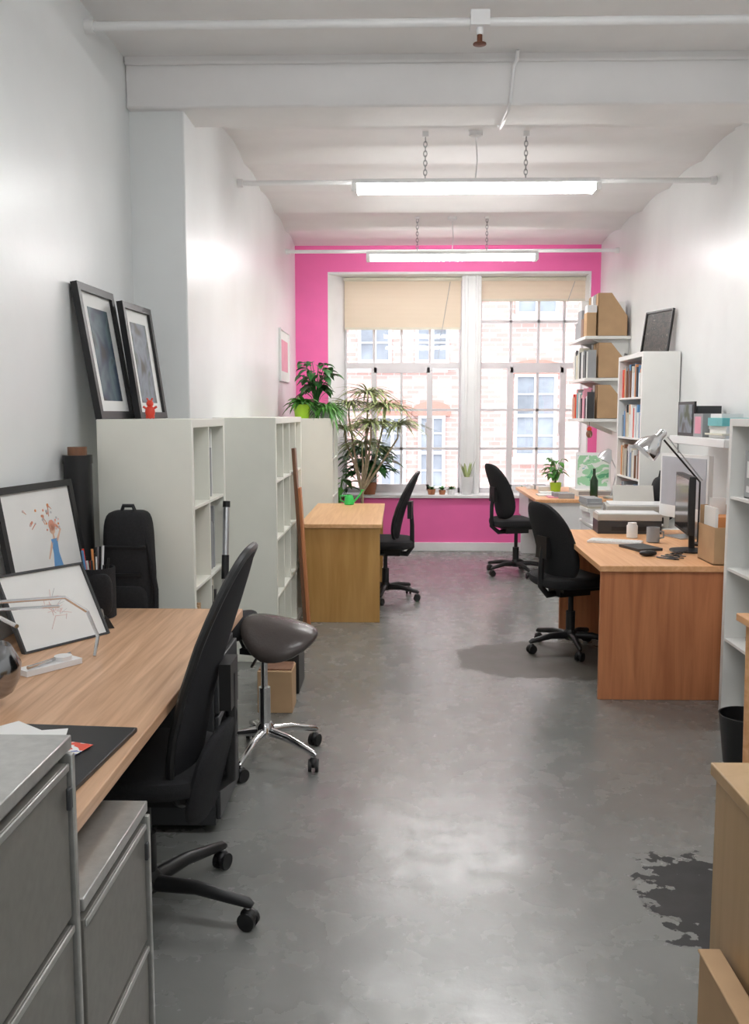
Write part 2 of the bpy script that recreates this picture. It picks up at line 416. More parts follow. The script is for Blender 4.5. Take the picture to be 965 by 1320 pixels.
def lightfix(x, y, z=3.0, L=1.62, tm=None):
    cz = ceil_z(y)
    b = B('fluorescent_light')
    b.box(x-L/2,x+L/2,y-.085,y+.085,z+.036,z+.05,M_white); b.box(x-L/2,x+L/2,y-.035,y+.035,z+.05,z+.075,M_white)
    b.prism([(y-.065,z+.035),(y+.065,z+.035),(y+.058,z-.005),(y-.058,z-.005)], 'x', x-L/2+.03, x+L/2-.03, tm or M_tube)
    for e in (-1, 1): b.box(x+e*(L/2-.015)-.018,x+e*(L/2-.015)+.018,y-.075,y+.075,z-.012,z+.05,M_white)
    for e in (-.33, .33):
        zz = z+.09; k = 0
        while zz < cz-.03:
            pts = []
            for j in range(10):
                a = 2*math.pi*j/10; h = .011*math.cos(a); v = .02*math.sin(a)
                pts.append((x+e+(h if k % 2 else 0), y+(0 if k % 2 else h), zz+v))
            b.tube(pts, .003, M_greyc, 5, closed=True); zz += .03; k += 1
        b.box(x+e-.02,x+e+.02,y-.02,y+.02,zz-.015,cz-.001,M_white)
    b.tube([(x,y,z+.07),(x+.012,y,z+.2),(x,y,cz-.01)], .004, M_white, 6)
    b.lathe((x,y,cz-.04), [(.02,0),(.045,.01),(.045,.039)], M_white)
    return b.done()
lightfix(.506, 6.30); lightfix(.51, 9.02)
lightfix(.5, 2.6, 3.05, tm=M_tube2); lightfix(.5, -.6, 3.05, tm=M_tube2)

# ------------------------------------------------------------------ bookcases
def bookcase(name, x0, x1, y0, y1, z1, cols, rows, m, z0=0., back=None):
    b = B(name); T = .038; t = .016
    b.box(x0,x1,y0,y0+T,z0,z1,m); b.box(x0,x1,y1-T,y1,z0,z1,m)
    b.box(x0,x1,y0+T,y1-T,z1-T,z1,m); b.box(x0,x1,y0+T,y1-T,z0,z0+T,m)
    iw = (y1-y0-2*T+t)/cols; ih = (z1-z0-2*T+t)/rows
    for c in range(1, cols): b.box(x0+.003,x1-.003,y0+T+c*iw-t,y0+T+c*iw,z0+T,z1-T,m)
    for r in range(1, rows): b.box(x0+.004,x1-.004,y0+T,y1-T,z0+T+r*ih-t,z0+T+r*ih,m)
    if back is not None: b.box(back-.004,back+.004,y0+.01,y1-.01,z0+.01,z1-.01,m)
    o = b.done(bevel=.002)
    cells = {(c, r): (y0+T+c*iw, y0+T+(c+1)*iw-t, z0+T+r*ih, z0+T+(r+1)*ih-t) for c in range(cols) for r in range(rows)}
    return cells
def books(b, x0, x1, ya, yb, z, hmax, fill=1., front=1, mats=None):
    y = ya; end = ya+(yb-ya)*fill
    while True:
        w = random.uniform(.012, .042)
        if y+w > end: break
        h = random.uniform(.62, .97)*hmax; d = random.uniform(.72, .95)*(x1-x0)
        m = random.choice(mats or BOOKM)
        if front > 0: b.box(x1-d-.01,x1-.01-random.uniform(0,.02),y,y+w*.95,z,z+h,m)
        else: b.box(x0+.01+random.uniform(0,.02),x0+d+.01,y,y+w*.95,z,z+h,m)
        y += w
def stack(b, x0, x1, y0, y1, z, n, mats=None, hmax=.03):
    for i in range(n):
        h = random.uniform(.01, hmax); dx = random.uniform(0, .03); dy = random.uniform(0, .03)
        b.box(x0+dx,x1-dx*.5,y0+dy,y1-dy*.5,z,z+h,random.choice(mats or BOOKM)); z += h
    return z

c1 = bookcase('cube_bookcase', -1.31,-.895,4.0,4.77,BT,2,4,M_sh)
c2 = bookcase('cube_bookcase', -1.125,-.74,5.60,7.10,BT,4,4,M_sh)
c3 = bookcase('cube_bookcase', -1.0,-.607,8.60,9.38,BT-.02,2,4,M_sh)
c4 = bookcase('cube_bookcase', 1.665,2.055,3.22,4.70,BT,4,4,M_sh2)
cB = bookcase('tall_bookcase', 1.90,2.19,7.30,8.10,2.02,1,6,M_sh2, back=2.185)

b = B('shelf_books')
for (c, r) in [(0,2),(1,2),(0,1),(0,0),(1,1),(1,3)]:
    ya, yb, za, zb = c1[(c, r)]
    if (c, r) == (0,2):
        b.box(-1.2,-.93,ya+.03,ya+.07,za,za+.28,M_orange); b.box(-1.2,-.95,ya+.08,ya+.11,za,za+.24,M_paper); b.box(-1.2,-.94,ya+.11,ya+.14,za,za+.2,M_card)
    elif (c, r) == (0,1):
        b.box(-1.25,-.95,ya+.02,yb-.05,za,za+.08,M_cream); books(b,-1.25,-.91,ya+.02,yb-.05,za+.08,.2,.8,1,[M_paper,M_greyc,M_redp,M_card])
    else: books(b,-1.25,-.91,ya+.01,yb-.01,za,zb-za,.8,1,[M_paper,M_greyc,M_cream,M_greyc,M_dgrey])
b.done()
b = B('rolled_drawing')
ya, yb, za, zb = c1[(1,2)]
b.tube([(-.875,4.56,za-.30),(-.872,4.66,za+.30)], .016, M_alu, 12); b.tube([(-.872,4.66,za+.30),(-.8715,4.665,za+.33)], .019, M_bplas, 12)
b.tube([(-.874,4.60,za-.06),(-.873,4.62,za+.06)], .019, M_bplas, 12)
b.done()
b = B('shelf_boxes')
for (c, r) in [(0,0),(1,1),(0,2),(2,0)]:
    ya, yb, za, zb = c2[(c, r)]
    b.box(-1.08,-.82,ya+.03,yb-.08,za,za+.2,random.choice([M_sh,M_paper,M_cream])); b.box(-1.085,-.815,ya+.025,yb-.075,za+.2,za+.215,M_white)
b.done()
b = B('shelf_books')
for k, (ya, yb, za, zb) in c3.items(): books(b,-.98,-.61,ya+.01,yb-.01,za,(zb-za)*.9,.85,1,[M_paper,M_greyc,M_cream,M_teal,M_paper,M_pinkc])
b.done()
b = B('shelf_books')
for k, (ya, yb, za, zb) in cB.items(): books(b,1.90,2.15,ya+.01,yb-.01,za,(zb-za)*.92,.97,-1,[M_paper,M_cream,M_greyc,M_redp,M_orange,M_brown,M_dgrey,M_white,M_card,M_blue,M_paper,M_cream])
b.done()
b = B('paper_stacks')
for k, (ya, yb, za, zb) in c4.items():
    if k in ((3,2),(2,1),(3,0),(1,2),(3,1)):
        stack(b,1.75,2.03,ya+.04,yb-.05,za,5,[M_paper,M_greyc,M_cream,M_dgrey])
b.done()
b = B('postcard_rack')
ya, yb, za, zb = c4[(2,3)]
for i in range(3):
    b.box(1.70+i*.03,1.705+i*.03,ya+.05,yb-.05,za,za+.14+.05*i,[M_greyc,M_paper,M_dgrey][i])
b.box(1.69,1.80,ya+.04,yb-.04,za,za+.03,M_white); b.done()
ya, yb, za, zb = c4[(3,3)]
b = B('photo_card'); b.box(1.70,1.705,ya+.02,yb-.10,za,za+.23,M_greyc)
b.box(1.698,1.70,ya+.05,yb-.13,za+.10,za+.18,M_white); b.box(1.698,1.70,ya+.05,yb-.13,za+.03,za+.06,M_white); b.box(1.70,1.76,ya+.02,yb-.10,za,za+.006,M_greyc); b.done()

# ------------------------------------------------------------------ desks
b = B('office_desk')   # left foreground
b.box(-1.415,-.64,1.59,3.75,.700,.735,M_desk)
b.box(-1.40,-.70,3.71,3.735,0,.70,M_dgrey); b.box(-1.40,-1.38,1.62,3.70,.30,.70,M_dgrey)
b.box(-1.40,-1.34,2.05,2.11,0,.70,M_dgrey); b.box(-.78,-.73,3.67,3.71,0,.70,M_dgrey)
b.done(bevel=.004)
b = B('drawer_pedestal')
b.box(-1.20,-.665,3.24,3.65,.03,.66,M_dgrey)
for i in range(3):
    z = .05+i*.2; b.box(-.665,-.648,3.25,3.64,z,z+.19,M_dgrey); b.box(-.648,-.640,3.40,3.50,z+.13,z+.142,M_alu)
for x in (-1.15,-.72):
    for y in (3.30,3.59): b.tube([(x-.01,y,.018),(x+.01,y,.018)], .018, M_bplas)
b.done(bevel=.004)
b = B('office_desk')   # left rear
b.box(-.72,-.115,6.69,8.28,.705,.735,M_plyt); b.box(-.70,-.13,6.71,6.735,0,.705,M_ply); b.box(-.70,-.13,8.23,8.255,0,.705,M_ply); b.box(-.69,-.665,6.735,8.23,.25,.705,M_ply)
b.done(bevel=.003)
b = B('office_desk')   # right near
b.prism([(1.075,4.87),(2.16,4.87),(2.16,6.42),(1.12,6.42),(1.10,6.0)], 'z', .704, .736, M_redt)
b.box(1.085,2.15,4.89,4.915,0,.704,M_red); b.box(1.13,2.15,6.37,6.395,0,.704,M_red); b.box(2.05,2.075,4.915,6.37,.3,.704,M_red)
b.done(bevel=.003)
b = B('office_desk')   # right rear
b.box(1.30,2.15,8.68,10.2,.704,.736,M_redt); b.box(1.36,2.14,8.72,8.745,0,.704,M_white); b.box(1.36,2.14,10.14,10.165,0,.704,M_white)
b.box(1.33,1.36,9.4,10.1,.45,.70,M_white)
b.done(bevel=.003)
b = B('low_cabinet')
b.box(1.45,2.15,6.55,7.25,.02,.70,M_sh2)
for i in range(3): b.box(1.435,1.45,6.57,7.23,.04+i*.22,.25+i*.22,M_white); b.box(1.425,1.435,6.8,7.0,.2+i*.22,.215+i*.22,M_alu)
b.box(1.43,2.16,6.53,7.27,.70,.72,M_sh2); b.box(1.5,2.1,6.6,7.2,0,.02,M_dgrey)
b.done(bevel=.003)
b = B('side_table')
b.box(1.375,1.65,2.9,3.72,.705,.735,M_redt)
for x in (1.42,1.61):
    for y in (2.96,3.66): b.tube([(x,y,.705),(x,y,0)], [.025,.014], M_redt, 12)
b.done(bevel=.003)
b = B('plywood_cabinet')
b.box(.728,1.45,1.0,2.09,.705,.735,M_rply); b.box(.735,.755,1.02,2.07,0,.705,M_rply); b.box(1.42,1.44,1.02,2.07,0,.705,M_rply); b.box(.755,1.42,2.05,2.07,0,.705,M_rply); b.box(.755,1.42,1.05,2.05,.35,.37,M_rply)
b.done(bevel=.003)
b = B('cardboard_box'); b.box(.675,.72,1.45,1.96,0,.345,M_card); b.box(.672,.723,1.445,1.965,.345,.352,M_card); b.done(bevel=.003)

# filing cabinets
def cabinet(x0, x1, y0, y1, h, n):
    b = B('filing_cabinet')
    b.box(x0,x1-.02,y0,y1,.03,h-.025,M_cab); b.box(x0,x1,y0,y1,h-.025,h,M_cab); b.box(x0+.03,x1-.05,y0+.02,y1-.02,0,.03,M_dgrey)
    dh = (h-.025-.05)/n
    for i in range(n):
        z = .045+i*dh
        b.box(x1-.02,x1-.002,y0+.006,y1-.022,z,z+dh-.014,M_cabd)
        b.box(x1-.002,x1+.003,y0+.006,y1-.022,z+dh-.028,z+dh-.014,M_cab)
    b.box(x1-.02,x1+.006,y1-.016,y1-.002,.03,h-.03,M_cab)
    b.box(x1+.004,x1+.012,y1-.05,y1-.035,h-.12,h-.08,M_dgrey)
    b.done(bevel=.004)
cabinet(-1.20,-.578,1.10,1.575,.973,3)
cabinet(-1.20,-.570,1.585,2.016,.66,2)

# ------------------------------------------------------------------ chairs
def castor(b, x, y, ang, r=.028, m=M_bplas):
    M0 = b.M.copy(); b.M = M0 @ Matrix.Translation((x, y, 0)) @ Matrix.Rotation(ang, 4, 'Z')
    for s in (-1, 1):
        b.tube([(0,s*.007,r),(0,s*.022,r)], r, m, 16)
    b.sup((0,0,r+.012), (.027,.021,.024), 1, 1, m, 12, 8)
    b.tube([(0,0,r+.02),(0,0,r+.055)], .008, M_chrome, 8); b.M = M0
def star(b, phase, R, m, hubz=.10, endz=.085, ra=.026, rb=.016, cm=M_bplas):
    for k in range(5):
        a = phase+k*2*math.pi/5; c, s = math.cos(a), math.sin(a)
        b.tube([(c*.02,s*.02,hubz),(c*R*.5,s*R*.5,(hubz+endz)/2+.012),(c*R,s*R,endz-.004),(c*(R+.015),s*(R+.015),endz-.012)], [ra,(ra+rb)/2,rb,rb*.6], m, 10)
        castor(b, c*R, s*R, a+random.uniform(-1,1), m=cm)
    b.lathe((0,0,hubz-.03), [(.03,0),(.042,.01),(.04,.055),(.03,.07)], m)
def task_chair(loc, face, phase, R=.30, seat_z=.47, top=1.0, bot=.55, bw=.21, lean=.12, thin=False, backx=-.26, mb=M_black, bar=.055, plate=False):
    b = B('office_chair')
    star(b, phase-face, R, M_bplas)
    b.tube([(0,0,.12),(0,0,.26)], .03, M_bplas, 14); b.tube([(0,0,.24),(0,0,seat_z-.08)], .017, M_bplas, 12)
    b.box(-.13,.10,-.07,.07,seat_z-.10,seat_z-.05,M_bplas); b.box(-.16,.16,-.15,.15,seat_z-.055,seat_z-.035,M_bplas)
    b.tube([(0,.06,seat_z-.08),(.03,.24,seat_z-.075)], .007, M_bplas, 8); b.sup((.035,.25,seat_z-.075),(.02,.03,.01),1,1,M_bplas,10,6)
    b.sup((.0,0,seat_z-.005), (.235,.24,.045), .55, .55, M_black, 32, 12, lambda p: (p.x, p.y, p.z-.9*max(0,p.x-.1)**2*2+.35*p.y*p.y))
    zc = (top+bot)/2; H = (top-bot)/2; th = .014 if thin else .034
    def wp(p):
        h = p.x/H; y = p.y*(1-.16*h*h*(1 if h > 0 else .6)-.06*h)
        lum = .035*math.cos((h+.45)*1.5)
        x = backx-lean*h*.5+lum+.9*y*y-p.z*1.0
        return (x, y, zc+p.x)
    b.sup((0,0,0), (H,bw,th), .6, .62, mb, 36, 14, wp)
    if thin:
        pts = []
        for k in range(36):
            lo = 2*math.pi*k/36; pts.append(wp(Vector((H*sg(math.cos(lo),.62), bw*sg(math.sin(lo),.62), 0))))
        b.tube(pts, .013, M_bplas, 8, closed=True)
        if plate:
            b.sup((backx+.015,0,bot+.10),(.024,bw*.95,.15),.6,.6,M_mesh,24,10,lambda p:(p.x+.9*p.y*p.y-.25*p.z,p.y,p.z))
    b.tube([(-.08,0,seat_z-.08),(-.18,0,seat_z-.09),(backx-bar*.6,0,seat_z-.03),(backx-bar*.6,0,bot+.12),(backx-.01-lean*.1,0,zc)], [.024,.022,.020,.018,.014], M_bplas, 10)
    b.box(backx-.035,backx+.0,-.06,.06,zc-.10,zc+.04,M_bplas)
    return b.done(loc=(loc[0],loc[1],0), rot=(0,0,face))
task_chair((-.77,2.70), math.pi, rad(-14), R=.335, seat_z=.47, top=1.145, bot=.385, bw=.215, lean=.15, thin=True, backx=-.245, mb=M_mesh, bar=.03, plate=True)
task_chair((-.10,7.62), rad(172), rad(-25), R=.29, seat_z=.47, top=1.06, bot=.50, bw=.20, lean=.13, thin=True, backx=-.19, mb=M_mesh)
task_chair((1.13,5.95), rad(24), rad(200), R=.28, seat_z=.47, top=.985, bot=.46, bw=.22, lean=.10, backx=-.20)
task_chair((1.14,8.85), rad(16), rad(215), R=.29, seat_z=.50, top=1.07, bot=.54, bw=.23, lean=.10, backx=-.22)

b = B('saddle_stool')
star(b, rad(-14), .27, M_chrome, hubz=.13, endz=.085, ra=.022, rb=.013)
b.tube([(0,0,.14),(0,0,.33)], .026, M_chrome, 16); b.tube([(0,0,.33),(0,0,.50)], .015, M_chrome, 12)
b.box(-.09,.09,-.06,.06,.485,.51,M_bplas); b.tube([(0,-.05,.49),(.02,-.16,.465)], .006, M_chrome, 8)
def sad(p):
    f = 1-.25*max(0, -p.x/.2)
    y = p.y*f
    return (p.x, y, p.z+.7*p.x*p.x-1.3*y*y)
b.M = Matrix.Translation((.07,0,.575)) @ Matrix.Rotation(rad(10), 4, 'Y') @ Matrix.Rotation(rad(14), 4, 'X')
b.sup((0,0,0), (.175,.17,.055), .9, .95, M_vinyl, 36, 14, sad)
b.M = Matrix.Identity(4)
b.sup((-.12,.02,.595), (.045,.14,.06), .7, .8, M_black, 20, 10)
b.tube([(-.04,0,.50),(-.10,0,.51),(-.12,0,.55)], .012, M_bplas, 8)
b.done(loc=(-.59,3.99,0), rot=(0,0,rad(-18)))

# ------------------------------------------------------------------ pictures
def picture(name, w, h, fw, loc, rot, arts, fm=None, d=.02, draw=None):
    b = B(name); fm = fm or M_bplas
    b.box(-w/2,w/2,0,d,0,fw,fm); b.box(-w/2,w/2,0,d,h-fw,h,fm); b.box(-w/2,-w/2+fw,0,d,fw,h-fw,fm); b.box(w/2-fw,w/2,0,d,fw,h-fw,fm)
    b.box(-w/2+fw,w/2-fw,d*.5,d*.9,fw,h-fw,M_paper)
    for (x0,x1,z0,z1,m) in arts: b.box(x0*w,x1*w,d*.5-.0015,d*.5,z0*h,z1*h,m)
    if draw:
        for pts, m in draw: b.prism([(p[0]*w,p[1]*h) for p in pts],'y',d*.5-.002,d*.5-.0003,m)
    return b.done(loc=loc, rot=rot)
A1 = art('abstract_print_dark', [(.008,.010,.014),(.010,.013,.016),(.02,.04,.08),(.09,.14,.16),(.012,.012,.012)], 5, interp='LINEAR', dist=.4)
A2 = art('abstract_print_warm', [(.03,.025,.02),(.08,.07,.06),(.22,.25,.30),(.07,.09,.05)], 6, interp='LINEAR', dist=.4)
A4 = art('illustration_blue', [(.10,.22,.5),(.15,.35,.65),(.25,.32,.5)], 14)
A6 = art('print_red_white', [(.8,.8,.8),(.75,.1,.06),(.82,.82,.82),(.15,.2,.5),(.8,.78,.7)], 16)
M_inkp = mat('pink_ink', (.78,.58,.55), .6); M_inkg = mat('grey_ink', (.55,.54,.55), .6); M_inkr = mat('faded_red_ink', (.75,.35,.25), .6); M_skin = mat('peach_ink', (.78,.52,.38), .6)
picture('framed_print', .46, .60, .034, (-1.28,4.245,BT+.002), (rad(-9),0,rad(88)), [(-.26,.28,.14,.84,A1)], d=.03)
picture('framed_print', .40, .56, .030, (-1.21,4.60,BT+.002), (rad(-8),0,rad(86)), [(-.26,.28,.14,.84,A2)], d=.03)
def stroke(x0,z0,x1,z1,t):
    dx, dz = x1-x0, z1-z0; l = math.hypot(dx,dz) or 1; nx, nz = -dz/l*t, dx/l*t
    return [(x0-nx,z0-nz),(x1-nx*.4,z1-nz*.4),(x1+nx*.4,z1+nz*.4),(x0+nx,z0+nz)]
def disc(cx, cz, s, n=10): return [(cx+s*math.cos(2*math.pi*k/n), cz+s*math.sin(2*math.pi*k/n)) for k in range(n)]
# standing figure in a long blue dress, arms raised, scribbled red hair / confetti above
dr = [([(.0,.14),(.26,.14),(.20,.34),(.16,.50),(.17,.60),(.09,.60),(.09,.50),(.05,.34)], A4),
      (disc(.13,.665,.034), M_skin), (stroke(.13,.60,.13,.64,.012), M_skin),
      (stroke(.10,.58,.02,.47,.012), M_skin), (stroke(.16,.58,.24,.66,.012), M_skin),
      (disc(.13,.695,.04), M_inkr), ([(-.20,.14),(-.02,.14),(-.06,.30),(-.16,.32)], M_greyc), (disc(-.11,.36,.03), M_inkg)]
for i in range(26):
    cx, cz = random.uniform(-.22,.30), random.uniform(.66,.86)
    s = random.uniform(.006,.014)
    if i % 3 == 0: dr.append((stroke(cx,cz,cx+random.uniform(-.06,.06),cz-random.uniform(.02,.07),.003), M_inkr))
    dr.append((disc(cx,cz,s,6), random.choice([M_inkr,M_orange,M_inkg,M_inkp])))
picture('framed_illustration', .52, .55, .026, (-1.27,3.42,.737), (rad(-10),0,rad(80)), [], draw=dr)
dr = []
for i in range(22):
    a = random.uniform(0,6.28); r = random.uniform(.05,.2); cx, cz = random.uniform(-.12,.12), random.uniform(.35,.65)
    dr.append((stroke(cx,cz,cx+r*math.cos(a),cz+r*math.sin(a),.003), random.choice([M_inkp,M_inkg,M_inkp])))
picture('framed_sketch', .36, .29, .007, (-1.15,3.15,.738), (rad(-30),0,rad(58)), [], draw=dr, fm=M_dgrey)
picture('wall_picture', .70, .50, .015, (-1.108,9.2,1.85), (0,0,rad(90)), [(-.35,.35,.2,.8,M_pinkc)], fm=M_white)
M_relief = art('dark_relief_print', [(.015,.013,.01),(.05,.04,.03),(.02,.018,.015),(.14,.12,.09)], 22)
picture('framed_dark_artwork', .38, .35, .014, (2.06,7.62,2.022), (rad(-8),0,rad(-72)), [(-.46,.46,.04,.96,M_relief)])

# ------------------------------------------------------------------ left props
b = B('toy_figure')
b.sup((0,0,.03),(.022,.018,.03),1,1,M_redp,14,8); b.sup((0,0,.068),(.016,.016,.016),1,1,M_redp,12,8)
for s in (-1,1): b.tube([(s*.015,0,.045),(s*.030,0,.055)], .005, M_redp, 6); b.tube([(s*.006,0,.08),(s*.012,0,.092)], .004, M_redp, 6); b.tube([(s*.01,0,.01),(s*.018,0,0.005)], .006, M_redp, 6)
b.done(loc=(-1.10,4.10,BT+.001), rot=(0,0,rad(15)))
b = B('poster_tube'); b.tube([(-1.345,3.86,0),(-1.352,3.87,1.36)], .058, M_bplas, 20); b.tube([(-1.352,3.87,1.36),(-1.352,3.87,1.40)], .04, M_brown, 16); b.tube([(-1.352,3.87,1.33),(-1.352,3.87,1.365)], .061, M_bplas, 20); b.done()
b = B('black_backpack')
b.sup((0,0,.30),(.12,.085,.30),.4,.5,M_black,28,14); b.sup((0,0,.86),(.105,.08,.27),.3,.5,M_black,28,14,lambda p:(p.x*(1-.08*max(0,p.z/.29)),p.y,p.z))
b.sup((.01,-.075,.66),(.085,.03,.16),.4,.5,M_black,20,10); b.box(-.06,.07,-.087,-.07,.86,.872,M_bplas); b.box(-.09,.09,-.084,-.07,.98,.988,M_bplas); b.tube([(-.03,0,1.12),(-.02,0,1.15),(.02,0,1.15),(.03,0,1.12)], .009, M_bplas, 8)
b.tube([(.085,-.05,1.05),(.125,-.06,.8),(.12,-.06,.45),(.10,-.05,.3)], .012, M_black, 8)
b.done(loc=(-1.145,3.88,0))
b = B('pencil_pot')
b.lathe((0,0,0), [(.066,0),(.072,.004),(.072,.20),(.066,.20),(.064,.01)], M_mesh, 24)
b.sup((.03,-.06,.10),(.05,.022,.085),.6,.6,M_black,16,8)
for i in range(15):
    a = random.uniform(0,6.28); r = random.uniform(.01,.045); h = random.uniform(.21,.285)
    m = random.choice([M_redp,M_orange,M_dgrey,M_white,M_blue,M_bplas,M_bplas,M_alu])
    b.tube([(r*math.cos(a)*.6,r*math.sin(a)*.6,.02),(r*math.cos(a)*1.3,r*math.sin(a)*1.3,h)], .005, m, 6)
b.done(loc=(-1.19,3.58,.736))
b = B('binder_clip'); b.prism([(-.025,0),(.025,0),(.004,.04),(-.004,.04)],'y',-.03,.03,M_bplas); b.tube([(-.01,-.015,.04),(-.014,-.012,.07),(-.014,.012,.07),(-.01,.015,.04)],.002,M_alu,5); b.done(loc=(-1.10,3.40,.736), rot=(0,0,.5))
M_dchrome = mat('dark_chrome', (.30,.30,.31), .16, 1., var=.05)
b = B('desk_lamp')
b.lathe((-1.32,2.72,.737), [(.075,0),(.075,.012),(.02,.02),(.012,.03)], M_chrome)
b.tube([(-1.32,2.72,.76),(-1.33,2.70,.93),(-1.30,2.75,.96)], .009, M_chrome, 8)
b.tube([(-1.30,2.75,.96),(-1.10,2.98,.935),(-1.04,3.02,.88)], .006, M_chrome, 8); b.tube([(-1.31,2.79,.93),(-1.12,2.98,.905)], .005, M_chrome, 8)
b.tube([(-1.04,3.02,.88),(-1.00,3.00,.80),(-1.00,2.96,.742)], .006, M_chrome, 8)
b.M = Matrix.Translation((-1.10,2.45,.86)) @ Matrix.Rotation(rad(25),4,'Y')
b.lathe((0,0,-.08), [(.060,0),(.072,.02),(.074,.06),(.062,.10),(.035,.125),(.018,.14)], M_dchrome, 28); b.M = Matrix.Identity(4)
b.tube([(-1.30,2.75,.96),(-1.06,2.50,.95)], .006, M_chrome, 8)
b.done()
b = B('tape_dispenser'); b.box(-.10,.10,-.03,.03,0,.018,M_white); b.lathe((.05,0,.018),[(.028,0),(.028,.014),(.012,.014)],M_white); b.tube([(-.09,-.02,.026),(.09,.02,.026)],.006,M_chrome,6)
b.done(loc=(-1.10,2.83,.736), rot=(0,0,rad(55)))
b = B('portfolio_folder'); b.box(-.16,.16,-.24,.24,0,.012,M_bplas); b.box(-.162,.162,-.242,-.22,0,.018,M_bplas); b.done(loc=(-.835,2.03,.736), rot=(0,0,rad(-4)), bevel=.003)
b = B('printed_sheets')
for i, (dx, dy, r, m, w, h) in enumerate([(-.05,-.02,.5,A6,.11,.16),(.03,.03,-.3,A6,.09,.12),(-.12,.10,.9,M_paper,.10,.14),(-.02,.10,.25,M_paper,.07,.10),(.06,-.10,.2,mat('green_leaflet',(.30,.55,.25),.5),.07,.11)]):
    b.M = Matrix.Translation((dx,dy,.0005+.0012*i)) @ Matrix.Rotation(r,4,'Z'); b.box(-w,w,-h/2,h/2,0,.001,m)
b.done(loc=(-.86,2.06,.7495))
b = B('cardboard_box'); b.box(-.72,-.54,4.62,4.80,0,.22,M_card); b.box(-.715,-.545,4.64,4.79,.22,.228,M_brown); b.done(bevel=.003)
b = B('storage_box'); b.box(-.735,-.54,4.95,5.25,0,.30,M_bplas); b.box(-.738,-.53,4.94,5.26,.30,.33,M_dgrey); b.done(bevel=.006)
b = B('timber_plank'); b.M = Matrix.Translation((-.655,6.50,0)) @ Matrix.Rotation(rad(-3.4),4,'Y')
b.box(-.012,.012,-.05,.05,0.002,1.30,M_brown); b.box(.013,.033,-.045,.04,0.003,1.02,M_red); b.M = Matrix.Identity(4); b.done(bevel=.003)

# ------------------------------------------------------------------ plants
def pot(b, c, r, h, m): b.lathe(c, [(r*.75,0),(r*.78,.004),(r,h*.97),(r,h),(r*.9,h),(r*.88,h*.9)], m, 22); b.lathe((c[0],c[1],c[2]+h*.86), [(r*.87,0),(r*.87,.005)], M_soil, 16)
def bush(b, c, n, L, w, m, up=.5, droop=.5, spread=1., jit=.03):
    for i in range(n):
        a = random.uniform(0,6.283); u = random.uniform(up*.3, up*1.6)
        p = (c[0]+random.uniform(-jit,jit), c[1]+random.uniform(-jit,jit), c[2]+random.uniform(0,jit))
        b.blade(p, (math.cos(a)*spread, math.sin(a)*spread, u), L*random.uniform(.6,1.1), w, droop*random.uniform(.5,1.3), m)
def leafy(b, c, n, H, R, lw, ll, m):
    for i in range(n):
        a = random.uniform(0,6.283); r = R*random.uniform(.2,1); z = H*random.uniform(.30,1)
        q = Vector((c[0]+r*math.cos(a), c[1]+r*math.sin(a), c[2]+z))
        b.tube([c, ((c[0]+q.x)/2, (c[1]+q.y)/2, c[2]+z*.7), q], .003, m, 5)
        b.blade(q, (math.cos(a), math.sin(a), random.uniform(-.2,.6)), ll*random.uniform(.7,1.1), lw*random.uniform(.8,1.1), .5, m)
WL = [(0,-1.12,9), (1,0,10.28)]
ST = BT-.02
b = B('potted_plant'); pot(b,(-.90,8.72,ST),.085,.13,M_lime); bush(b,(-.90,8.72,ST+.11),60,.22,.022,M_green,.9,.8); b.done(clamp=WL)
b = B('potted_plant'); pot(b,(-.79,8.98,ST),.08,.13,M_white); leafy(b,(-.79,8.98,ST+.11),60,.42,.16,.045,.13,M_green2)
b.done(clamp=WL)
b = B('spider_plant'); pot(b,(-.68,8.78,ST),.06,.10,M_white); bush(b,(-.68,8.78,ST+.08),90,.25,.012,M_green,.6,1.0); b.done(clamp=WL)
b = B('spider_plant'); pot(b,(-.70,9.22,ST),.06,.10,M_white); bush(b,(-.70,9.22,ST+.08),80,.30,.012,M_green,.7,1.0); b.done(clamp=WL)
b = B('dracaena_tree'); pot(b,(-.38,9.86,0),.17,.30,M_terra)
heads = [(-.52,9.86,1.62),(-.14,9.80,1.60),(-.56,9.92,1.36),(-.28,9.66,1.42),(.0,9.86,1.40),(-.32,9.86,1.74),(-.38,9.9,1.20)]
for h in heads:
    b.tube([(-.38,9.86,.25),(-.38,9.86,.70),((-.38+h[0])/2+.01,9.86,1.0),(h[0],h[1],h[2]-.12),h], [.020,.017,.012,.009,.008], M_trunk, 8)
    bush(b,h,74,.44,.010,M_greeny,.40,.6,1.,.03)
b.done(clamp=[(1,0,10.45)])
WF = [(1,0,10.58)]
b = B('potted_plant'); pot(b,(-.32,10.38,.635),.085,.13,M_terra); leafy(b,(-.32,10.30,.75),100,.42,.25,.05,.18,M_green2); b.done(clamp=WF)
b = B('potted_plant'); pot(b,(-.66,10.10,0),.13,.25,M_terra); leafy(b,(-.66,10.06,.25),50,.65,.16,.05,.17,M_green); b.done(clamp=[(1,0,10.28)])
b = B('snake_plant'); pot(b,(.775,10.36,.635),.065,.20,M_white)
for i in range(16):
    a = random.uniform(0,6.28); b.blade((.775+.02*math.cos(a),10.36+.02*math.sin(a),.81),(math.cos(a)*.35,math.sin(a)*.35,1),random.uniform(.15,.26),.015,.05,M_greeny)
b.done(clamp=WF)
for x, s in ((.50,.05),(.60,.06),(1.42,.05),(.38,.06)):
    b = B('potted_succulent'); pot(b,(x,10.36,.635),s*.8,s,M_terra if x < .55 else M_white); bush(b,(x,10.36,.635+s*.9),20,.08,.012,M_green,.8,.3,1,.01); b.done()
b = B('potted_plant'); pot(b,(1.62,9.5,.736),.06,.10,M_lime); leafy(b,(1.62,9.5,.82),34,.26,.09,.032,.11,M_green); b.done()
b = B('watering_can')
